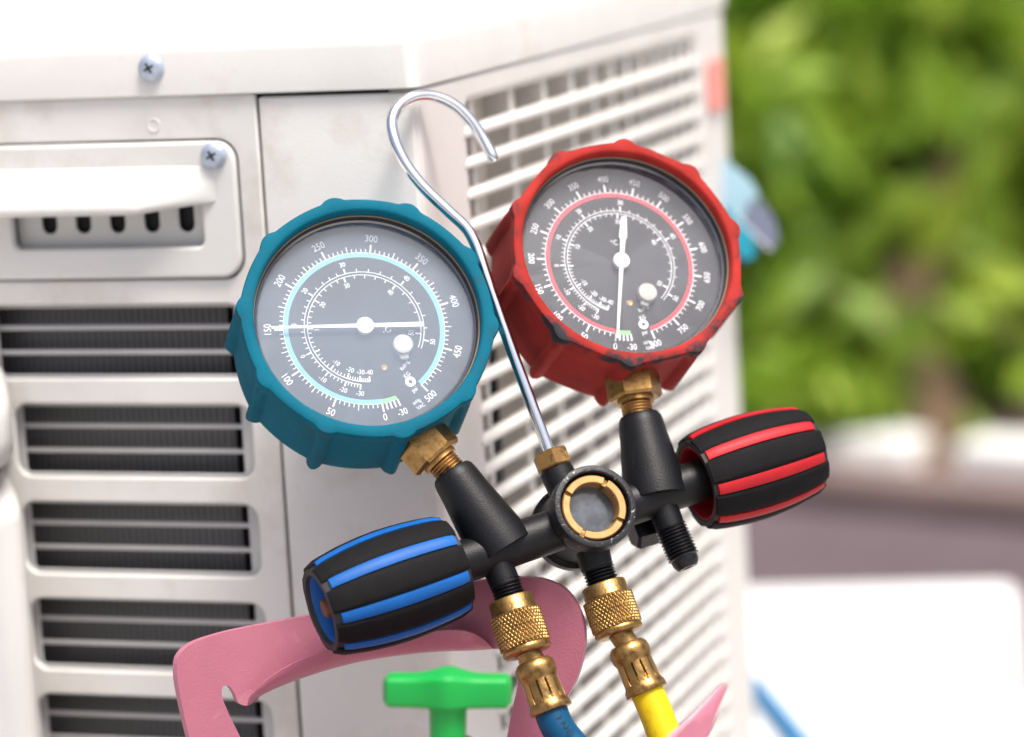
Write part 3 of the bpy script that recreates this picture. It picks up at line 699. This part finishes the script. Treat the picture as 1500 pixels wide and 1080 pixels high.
    mk('scale_marks', sc(wp), 'white_print', g, smooth=0)
    nm = VF()
    for v in range(0, vmax + 1, 50):
        if v == vmax: word(nm, str(v), ang(v) + 1.0, 34.0, 3.6)
        elif v == 0: word(nm, '0', ang(0), 34.0, 3.7)
        else: word(nm, str(v), ang(v), 34.2, 3.7 if is_blue else 3.4)
    word(nm, '-30', A0 - 11, 33.8, 3.4)
    word(nm, 'inHg', A0 - 22, 32.6, 2.0, rot=None); word(nm, 'VAC', A0 - 22.5, 34.9, 2.0)
    for q, p in outer.items(): word(nm, str(q), p, 24.8, 2.6)
    for q, p in inner.items():
        if q != 0: word(nm, str(q), p, 16.8, 2.5)
    word(nm, '\u00b0C', 305 if is_blue else 175, 8.2, 3.0, rot=28 if is_blue else 8)
    word(nm, 'psi', 350, 28.6, 2.4); word(nm, 'Refrig', 342, 19.6, 2.1, rot=28 + 180 * 0)
    word(nm, 'KG', 347, 22.8, 2.2)
    mk('numerals', sc(nm), 'white_print', g, smooth=0)
    p = pol(348.5, 25.4); mk('dial_logo', sc(VF().add(*ring_lathe([(0.7, 0), (1.9, 0), (1.9, 0.03), (0.7, 0.03)], 28), T((p[0], p[1], zt)))), 'white_print', g, smooth=0)
    # needle with tail and hub
    ph = ang(needle_val); z0 = -9.5; nv = VF()
    d = Vector(pol(ph, 1, 0)); t = Vector((d.y, -d.x, 0))
    def P2(al, ac_, z): q = d * al + t * ac_; return (q.x, q.y, z)
    outl = [(33.2, 0.42), (12, 0.55), (3, 0.7), (-2, 0.7), (-20.5, 0.85)] if is_blue else [(31.5, 0.4), (10, 0.6), (2, 0.75), (-2, 0.7), (-9, 0.95), (-9.5, 1.5), (-18, 0.95)]
    vv = [P2(al, wd, z0) for al, wd in outl] + [P2(al, -wd, z0) for al, wd in outl[::-1]]; vv += [(a_, b_, z0 + 0.45) for a_, b_, _ in vv]
    n = len(outl) * 2; ff = [tuple(range(n))[::-1], tuple(range(n, 2 * n))] + [(i, (i + 1) % n, n + (i + 1) % n, n + i) for i in range(n)]
    nv.add(vv, ff)
    mk('needle', sc(nv), 'needle', g, smooth=0)
    mk('needle_hub', sc(lathe([(2.9, -11.0), (3.1, -9.0), (2.9, -8.75), (2.1, -8.7), (1.9, -8.9), (1.3, -8.9), (1.1, -8.4), (0.4, -8.3), (0, -8.35)], 40)), 'needle', g)
    # filler plug on the pane and brass rivet on the dial
    pp = Vector(pol(330 if not is_blue else 325, 14.9, -11.0)) if is_blue else Vector(pol(330, 15.5, -11.0))
    mk('filler_plug', sc(VF().add(*lathe([(3.6, 0), (3.7, 2.3), (3.4, 2.8), (2.7, 2.9), (0, 2.7)], 36), T(pp)).add(*box(-1.6, 1.6, -5.2, -2.8, 0, 1.6, 0.5), T(pp) @ Matrix.Rotation(R(-20), 4, 'Z'))), 'plug', g)
    pr = Vector(pol(3 if is_blue else 356, 16.4, -11.7)); mk('rivet', sc(VF().add(*lathe([(1.25, 0), (1.2, 0.3), (0.8, 0.5), (0.3, 0.3), (0, 0.3)], 24), T(pr))), 'brass_ring', g)
    # brass hexagon and thread below the boot: in gauge axes, along -Y
    return g, GL, s

def stem(g, GL, s, nut_px, cone_px):
    Gi = GL.inverted(); a = Gi @ Q(*nut_px); top = Gi @ Q(*cone_px)
    st = Vector((0, -41 * s, -20 * s)); d = (top - st).normalized(); Lf = (top - st).length
    fm = frame(st, d, (1, 0, 0)); hn = min(0.0135, Lf * 0.62)
    prof = [(0.0085, 0), (0.0085, hn * 0.15)]
    mk('stem_nut', hexnut(0.0100, hn, 0.10), 'brass', g, fm @ Matrix.Rotation(R(10), 4, 'Z'), smooth=18)
    prof = [(0.0066, hn - 0.001), (0.0066, hn + 0.0015)]; h = hn + 0.0018
    while h < Lf + 0.001: prof += [(0.0052, h), (0.0057, h + 0.0005), (0.0057, h + 0.0007)]; h += 0.0012
    prof.append((0, h)); mk('stem_thread', lathe(prof, 32), 'brass_dark', g, fm, smooth=25)

gb, GLb, sb = build_gauge('blue rubber boot gauge with its needle at 150', (0.17, 0.347, 0.923), (0.50, -0.87, 0.235), (540, 463), (636, 664), 1.0, 'blue_rubber', 'glass_blue', 'blue_print', 500, 150, True)
stem(gb, GLb, sb, (636, 664), (663, 694))
gr, GLr, sr = build_gauge('red rubber boot gauge with black scuffs and its needle at zero', (0.255, 0.37, 0.893), (0.145, -0.97, 0.32), (921, 367), (927, 575), 0.975, 'red_boot', 'glass_red', 'red_print', 800, 0, False)
stem(gr, GLr, sr, (927, 575), (935, 609))

# ---------------------------------------------------------------- knobs
def knob(pin, pout, m, label, L, ks, ph):
    a, b = Q(*pin), Q(*pout); fm = frame(a, b - a, (0, 0, 1))
    kp = [(0, 17.4), (0.04, 17.9), (0.15, 18.8), (0.3, 19.5), (0.45, 19.8), (0.6, 19.5), (0.75, 18.7), (0.9, 17.3), (0.97, 16.5), (1.0, 15.8)] 
    def rad(t):
        for i in range(len(kp) - 1):
            if t <= kp[i + 1][0]: q = (t - kp[i][0]) / (kp[i + 1][0] - kp[i][0]); return (kp[i][1] * (1 - q) + kp[i + 1][1] * q) * mm * ks
        return kp[-1][1] * mm * ks
    core = [(rad(t) - 0.0011, L * t) for t in np.linspace(0, 1, 22)]
    # hollow both ends
    core = [(0.0, L * 0.30), (0.0126, L * 0.30), (0.0136, 0.0010), (0.0142, 0.0)] + core + [(0.0126, L), (0.0120, L - 0.001), (0.0112, L * 0.72), (0.0, L * 0.72)]
    o = mk('valve_knob', lathe(core, 80), 'core', ms, fm, smooth=40); o['label'] = label
    # coloured cups
    mk('cup', lathe([(0.0, L * 0.725), (0.0110, L * 0.725), (0.0117, L - 0.0030), (0.0122, L - 0.0012), (0.0118, L - 0.0016), (0.0110, L - 0.006), (0.0102, L * 0.74), (0, L * 0.74)], 64), m, o)
    mk('cup', ring_lathe([(0.0124, L * 0.32), (0.0133, 0.0020), (0.0137, 0.0004), (0.0132, 0.0004), (0.0126, 0.0026), (0.0118, L * 0.32)], 64), m, o)
    mk('knob_screw', lathe([(0.0036, L * 0.74), (0.0036, L * 0.955), (0.0029, L * 0.975), (0, L * 0.98)], 24), 'rust', o)
    def strip(a0, a1, t0, t1, dr, base, na, bevel):
        V = []; F = []; ts = np.linspace(t0, t1, 18)
        for t in ts:
            r = rad(t); e = min(t - t0, t1 - t) ; drop = bevel if e < 1e-6 else 0.0
            row = []
            for i in range(na + 1):
                aa = R(a0 + (a1 - a0) * i / na); q = r + dr - (bevel if i in (0, na) else 0) - drop
                row.append((q * math.cos(aa), q * math.sin(aa), L * t))
            aa0, aa1 = R(a0), R(a1); q = r - base
            row = [(q * math.cos(aa0), q * math.sin(aa0), L * t)] + row + [(q * math.cos(aa1), q * math.sin(aa1), L * t)]
            V += row
        w_ = na + 3
        for i in range(len(ts) - 1):
            for j in range(w_ - 1): F.append((i * w_ + j, i * w_ + j + 1, (i + 1) * w_ + j + 1, (i + 1) * w_ + j))
            F.append((i * w_ + w_ - 1, i * w_, (i + 1) * w_, (i + 1) * w_ + w_ - 1))
        F.append(tuple(range(w_))[::-1]); F.append(tuple((len(ts) - 1) * w_ + j for j in range(w_)))
        return V, F
    pad = strip(-14.9, 14.9, 0.004, 0.996, 0.0003, 0.0016, 10, 0.0005)
    st = strip(-6.3, 6.3, 0.03, 0.955, 0.0004, 0.0016, 4, 0.0003)
    p0 = s0 = None
    for k in range(8):
        rz = Matrix.Rotation(R(45 * k + ph + 22.5), 4, 'Z'); rz2 = Matrix.Rotation(R(45 * k + ph), 4, 'Z')
        if p0 is None: p0 = mk('grip_pad', pad, 'pad', o, rz, smooth=30); s0 = mk('colour_strip', st, m, o, rz2, smooth=30)
        else: copy_of(p0, o, rz); copy_of(s0, o, rz2)
    return o
knob((665, 827), (470, 894), 'knob_blue', 'black barrel knob with blue strips', 0.051, 1.0, 18)
knob((1019, 709), (1190, 657), 'knob_red', 'black barrel knob with red strips', 0.0465, 0.97, 25)

# ================================================================ HOSES
def hose(name, label, cpts, hose_px, hm, extra):
    top, kn_end, fer0, fer1 = [MM @ Q(*p) for p in cpts]
    base = T(top); root = thing(name, label, 'hose', base, 'charging hoses on the manifold')
    ax = (kn_end - top); L = ax.length; fm = frame((0, 0, 0), ax, uW)
    N = 44
    prof = [(0.0050, 0.0004), (0.0076, 0.0), (0.0080, 0.0005), (0.0080, L * 0.24), (0.0084, L * 0.27)]
    i0 = len(prof); rows = 34
    prof += [(0.0091, L * (0.275 + 0.575 * i / rows)) for i in range(rows + 1)]; i1 = len(prof)
    prof += [(0.0085, L * 0.87), (0.0087, L * 0.90), (0.0088, L * 0.95), (0.0080, L * 0.995), (0.0045, L), (0.0, L)]
    def kn(t, i, r):
        if i0 <= i < i1:
            h = (i - i0) / rows * 5.0 * math.pi
            a_ = abs(math.sin(t * 18 + h)); b_ = abs(math.sin(t * 18 - h)); return r - 0.00075 * (1 - min(1, min(a_, b_) * 1.5))
        return r
    mk('coupler', lathe(prof, 288, kn), 'brass', root, fm, smooth=50)
    mk('neck', lathe([(0.0042, 0), (0.0042, (fer0 - kn_end).length + 0.003)], 28), 'brass', root, frame(kn_end - top - ax.normalized() * 0.001, fer0 - kn_end, uW))
    ax2 = fer1 - fer0; L2 = ax2.length
    fprof = [(0.004, 0), (0.0058, 0.0002), (0.0070, 0.0016), (0.0073, 0.0035), (0.0070, 0.0056), (0.0064, 0.0070)]
    j0 = len(fprof); fprof += [(0.0064 + 0.0003 * i / 6, 0.0074 + (L2 * 0.80 - 0.0074) * i / 6) for i in range(7)]; j1 = len(fprof)
    fprof += [(0.0069, L2 * 0.83), (0.0074, L2 * 0.88), (0.0076, L2 * 0.97), (0.0074, L2), (0.0062, L2 + 0.0002)]
    def fl(t, i, r):
        if j0 < i < j1 - 1:
            d = (t / (2 * math.pi) * 12) % 1.0; d = min(d, 1 - d); return r - 0.0011 * max(0, 1 - d / 0.12)
        return r
    mk('ferrule', lathe(fprof, 192, fl), 'brass', root, frame(fer0 - top, ax2, uW), smooth=40)
    d = ax2.normalized(); pts = [fer1 - d * 0.006, fer1 + d * 0.006] + [MM @ Q(*p) for p in hose_px] + [Vector(e) for e in extra]
    pth = [p - top for p in spline(pts, 8)]
    mk('hose_tube', tube(pth, 0.0059, 24), hm, root, smooth=60)
    return root, pth, fm
hb, pth_b, _ = hose('charging_hose', 'blue charging hose with knurled brass coupler hanging from the blue knob side', [(747, 877), (774, 958), (780, 968), (808, 1042)], [(842, 1098)], 'hose_blue', [(0.085, 1.03, 0.36), (0.14, 1.0, 0.22), (0.16, 0.95, 0.09), (0.20, 0.85, 0.019), (0.35, 0.70, 0.019)])
hy, pth_y, _ = hose('charging_hose', 'yellow charging hose with knurled brass coupler hanging below the sight glass', [(883, 856), (908, 930), (917, 943), (948, 1014)], [(984, 1097)], 'hose_yellow', [(0.115, 1.06, 0.34), (0.16, 1.04, 0.20), (0.20, 1.00, 0.07), (0.27, 0.92, 0.019), (0.45, 0.85, 0.019)])
# lettering printed on the blue hose
pp = MM @ Q(812, 1052); lv = VF()
for k, ch in enumerate('ING'):
    q0 = MM @ Q(808 + 6 + k * 8, 1052 + k * 11 + 2); tw = (CAM - q0).normalized()
    dirv = (MM @ Q(822, 1066) - MM @ Q(808, 1042)).normalized(); side_ = tw.cross(dirv).normalized()
    lm = Matrix((dirv, -side_ if False else tw.cross(dirv).normalized(), tw)).transposed().to_4x4(); lm.translation = q0 + tw * 0.0061 + side_ * 0.0012 - hb.matrix_basis.translation
    lv.add(*text_vf(ch, 0.0036), lm)
mk('lettering', lv, 'hose_ink', hb, smooth=0)

# ================================================================ REFRIGERANT CYLINDER (pink) with handles and green valve
cyc = at(655, 1080, 1.052); CB = Vector((cyc.x, cyc.y, 0.0125))
cy = thing('refrigerant_cylinder', 'pink refrigerant gas cylinder with cut-out handles and green valve under the blue knob', 'gas cylinder', T(CB))
zc = 0.365
bp = [(0.100, 0.0), (0.106, 0.004), (0.112, 0.015), (0.112, 0.285), (0.109, 0.310), (0.100, 0.332), (0.075, 0.350), (0.04, 0.360), (0.016, 0.363), (0.0, 0.364)]
mk('cylinder_body', lathe(bp, 72), 'pink', cy)
def plate(px_pts, Zf, thick, name, m='pink', holes_px=()):
    """sheet metal: outline points placed on a curved sheet, given real thickness"""
    bm = bmesh.new()
    outer = [bm.verts.new((x, -y, 0)) for x, y in px_pts]
    es = [bm.edges.new((outer[i], outer[(i + 1) % len(outer)])) for i in range(len(outer))]
    bmesh.ops.triangle_fill(bm, use_beauty=True, use_dissolve=False, edges=es)
    for it in range(3):
        le = [e for e in bm.edges if e.calc_length() > 24 and not e.is_boundary]
        if le: bmesh.ops.subdivide_edges(bm, edges=le, cuts=1); bmesh.ops.triangulate(bm, faces=bm.faces)
    bmesh.ops.recalc_face_normals(bm, faces=bm.faces)
    fs = list(bm.faces); ret = bmesh.ops.extrude_face_region(bm, geom=fs)
    nv = [q for q in ret['geom'] if isinstance(q, bmesh.types.BMVert)]; nvs = set(nv)
    for q in bm.verts:
        x, y = q.co.x, -q.co.y; p = at(x, y, Zf(x, y))
        if q in nvs: p = p + Vector((p.x - CB.x, p.y - CB.y + 0.0, 0)).normalized() * thick
        q.co = p - CB
    bmesh.ops.recalc_face_normals(bm, faces=bm.faces)
    bm.verts.index_update(); v = [tuple(q.co) for q in bm.verts]; f = [tuple(q.index for q in p.verts) for p in bm.faces]; bm.free()
    return mk(name, (v, f), m, cy, smooth=50)
def smooth_px(pts, n=5): return [(p.x, p.y) for p in spline([Vector((a, b, 0)) for a, b in pts], n)]
def Zh(x, y): return 1.168 - ((x - 590) / 300.0) ** 2 * 0.022
top_edge = smooth_px([(285, 1110), (268, 1040), (259, 985), (262, 962), (278, 945), (320, 929), (400, 912), (480, 897), (560, 880), (640, 862), (700, 851), (760, 846), (800, 850), (832, 868), (852, 905), (856, 945), (846, 990), (822, 1040), (800, 1110)])
bot_edge = smooth_px([(738, 1110), (748, 1050), (760, 990), (757, 962), (740, 951), (722, 951), (660, 951), (604, 955), (517, 969), (434, 993), (390, 1012), (374, 1028), (361, 1034), (350, 1030), (343, 1015), (335, 1005), (327, 1006), (325, 1018), (335, 1045), (352, 1080), (366, 1110)])
HDL = top_edge + bot_edge
plate(HDL, Zh, 0.0022, 'handle')
# rolled lip along the hand hole: sheet curls towards the valve and up again
lip_lo = smooth_px([(362, 1032), (385, 1016), (434, 994), (517, 969), (604, 955), (660, 951), (722, 951)], 8)
lip_hi = smooth_px([(366, 1020), (389, 997), (434, 970), (483, 953), (560, 938), (614, 927), (677, 924), (704, 934), (723, 951)], 6)
def resample(pts, n):
    d = [0]
    for i in range(1, len(pts)): d.append(d[-1] + math.dist(pts[i], pts[i - 1]))
    out = []
    for k in range(n):
        t = d[-1] * k / (n - 1); i = max(j for j in range(len(d)) if d[j] <= t + 1e-9); i = min(i, len(pts) - 2)
        q = (t - d[i]) / (d[i + 1] - d[i]); out.append((pts[i][0] * (1 - q) + pts[i + 1][0] * q, pts[i][1] * (1 - q) + pts[i + 1][1] * q))
    return out
n1 = 40; lo, hi = resample(lip_lo, n1), resample(lip_hi, n1); V = []; F = []
for i in range(n1):
    a, b = lo[i], hi[i]; wv = math.dist(a, b) / 25.0
    row = []
    for q, dz, dy in ((0.0, 0.0, 0.0), (-0.02, 0.0030, 2.5), (0.12, 0.0062, 2.5), (0.45, 0.0090, 0.5), (0.8, 0.0100, 0), (1.0, 0.0103, 0), (1.0, 0.0090, -1.5), (0.5, 0.0072, -0.5), (0.12, 0.0040, -0.5)):
        x = a[0] * (1 - q) + b[0] * q; y = a[1] * (1 - q) + b[1] * q + dy * min(1, wv)
        row.append(at(x, y, Zh(x, y) - dz * min(1.0, wv) - 0.0002) - CB)
    V += row
n = 9
for i in range(n1 - 1):
    for j in range(n): F.append((i * n + j, i * n + (j + 1) % n, (i + 1) * n + (j + 1) % n, (i + 1) * n + j))
F.append(tuple(range(n))); F.append(tuple((n1 - 1) * n + j for j in range(n))[::-1])
mk('handle_lip', (V, F), 'pink', cy, smooth=60)
# front handle: only its upturned tip reaches into view
tip = smooth_px([(920, 1180), (950, 1110), (985, 1072), (1018, 1042), (1040, 1020), (1056, 1003)], 4) + smooth_px([(1050, 1022), (1035, 1062), (1018, 1105), (1008, 1180)], 4)
plate(tip, lambda x, y: 1.058 + (x - 1000) * 0.00016, 0.0022, 'handle')
# collar sheet carrying the handles down onto the shoulder
ca = []
for k in range(49):
    aa = R(-20 + 220 * k / 48); ca.append(aa)
V = []; F = []
for aa in ca:
    for (r, z) in ((0.100, 0.318), (0.100, 0.408), (0.1022, 0.408), (0.1022, 0.318)): V.append((r * math.cos(aa), r * math.sin(aa), z))
for i in range(48):
    for j in range(4): F.append((i * 4 + j, i * 4 + (j + 1) % 4, (i + 1) * 4 + (j + 1) % 4, (i + 1) * 4 + j))
F.append((0, 1, 2, 3)); F.append((195, 194, 193, 192))
mk('collar', (V, F), 'pink', cy)
# valve
vt = at(656, 1012, 1.058) - CB                                          # centre of the wing handle
VM = T(vt) @ Matrix.Rotation(R(-3), 4, 'Z') @ Matrix.Rotation(R(3.2), 4, 'Y')
V = []; F = []; xs = np.linspace(-20.8, 20.8, 27)
for x in xs:
    ax_ = abs(x); hubw = math.exp(-(ax_ / 6.0) ** 2); e = max(0, (ax_ - 18.8) / 2.0); e = math.sqrt(max(0.0, 1 - e * e)) if e < 1 else 0.25
    wy = (5.2 + 3.2 * hubw - 0.02 * ax_) * (0.4 + 0.6 * e); zt_ = (5.0 + 1.4 * hubw) - (1 - e) * 2.2; zb = -4.8 + (1 - e) * 2.0
    pr = rrect(-wy, wy, zb, zt_, min(wy, 2.0) * 0.75, 4); V += [(x * mm, a * mm, b * mm) for a, b in pr]
n = len(rrect(0, 1, 0, 1, 0.1, 4))
for i in range(len(xs) - 1):
    for j in range(n): F.append((i * n + j, i * n + (j + 1) % n, (i + 1) * n + (j + 1) % n, (i + 1) * n + j))
F.append(tuple(range(n))); F.append(tuple((len(xs) - 1) * n + j for j in range(n))[::-1])
vh = mk('valve_handle', (V, F), 'green', cy, VM, smooth=45)
mk('handle_stem', lathe([(0.0058, -0.020), (0.0060, -0.012), (0.0061, -0.0065), (0.0070, -0.0050), (0.0072, -0.003)], 32), 'green', vh)
mk('valve_body', VF().add(*lathe([(0.012, 0.330), (0.012, vt.z - 0.030), (0.0085, vt.z - 0.026), (0.0085, vt.z - 0.0205), (0.0070, vt.z - 0.0165), (0.0, vt.z - 0.016)], 32), T((vt.x, vt.y, 0))).add(*lathe([(0.007, 0), (0.007, 0.03)], 24), T((vt.x, vt.y, 0.40)) @ Matrix.Rotation(R(90), 4, 'X')), 'brass', cy)

# ================================================================ WHITE BOX, BLUE STRIP, CLOTH
br = on_plane(1492, 848, Vector((0, 0, 0.2)), Vector((0, 0, 1)))
yd = Vector((-0.15, -0.989, 0)).normalized(); xd = Vector((-0.965, 0.262, 0)).normalized()
BXM = Matrix((-Vector((-yd.y, yd.x, 0)) * -1 if False else -xd, -yd, Vector((0, 0, 1)))).transposed().to_4x4()
BXM = Matrix.Rotation(math.atan2(-yd.x, -yd.y) * -1, 4, 'Z'); BXM.translation = (br.x, br.y, 0.0125)
wb = thing('storage_box', 'low white plastic box with lid on the mauve paving beyond the unit', 'box', BXM)
mk('box_body', box(-0.435, -0.012, -0.525, -0.012, 0.0, 0.158, 0.012, 3), 'white_box', wb)
mk('box_lid', box(-0.45, 0.0, -0.54, 0.0, 0.1585, 0.1875, 0.012, 4), 'white_box', wb)
s0 = on_plane(1098, 1008, Vector((0, 0, 0.2)), Vector((0, 0, 1))); s1 = on_plane(1180, 1110, Vector((0, 0, 0.2)), Vector((0, 0, 1)))
sdv = s1 - s0; fmS = frame(s0 + Vector((0, 0, 0.0068)), sdv, (0, 0, 1))
bs = mk('marker_pen', lathe([(0.0012, -0.006), (0.0044, 0.0), (0.0062, 0.010), (0.0066, 0.012), (0.0066, sdv.length), (0.0060, sdv.length + 0.002), (0, sdv.length + 0.002)], 20), 'blue_strip', mtx=fmS)
tag(bs, 'slim blue pen lying on the white box lid', 'pen')
# folded cloth hooked on the far corner of the unit
cf = UM @ Vector((0.003, 0.447, 0.0)); 
cl = thing('work_cloth', 'cyan and grey cloth with white stitching tucked behind the red gauge', 'cloth', T((cf.x, cf.y, at(1095, 310, 1.58).z)))
CL0 = cl.matrix_basis.translation
def sheet(px, Zf, m, name, th=0.004):
    n = len(px); f_ = [at(x, y, Zf(x, y)) - CL0 for x, y in px]; b_ = [p + FW * th for p in f_]
    return mk(name, (f_ + b_, [tuple(range(n)), tuple(range(n, 2 * n))[::-1]] + [(i, (i + 1) % n, n + (i + 1) % n, n + i) for i in range(n)]), m, cl, smooth=0)
sheet([(1048, 225), (1070, 240), (1098, 262), (1112, 285), (1092, 330), (1070, 325), (1052, 290)], lambda x, y: 1.585 + 0.0001 * (x - 1050), 'pale', 'pale_fold')
sheet([(1100, 290), (1122, 300), (1138, 330), (1140, 355), (1128, 368), (1105, 350), (1086, 325)], lambda x, y: 1.572 + 0.0001 * (x - 1050), 'grey_cloth', 'grey_fold')
sheet([(1058, 300), (1085, 322), (1104, 348), (1106, 376), (1090, 382), (1066, 360)], lambda x, y: 1.558 + 0.0001 * (x - 1050), 'cyan', 'cyan_fold')
for k in range(7):
    sp = at(1080 + 7.5 * k, 318 + 7.5 * k, 1.555) - CL0; mk('stitch', box(-0.0012, 0.0012, -0.0006, 0.0006, -0.0005, 0.0005, 0.0002, 1), 'white_print', cl, T(sp) @ Matrix.Rotation(R(40), 4, 'Y'))
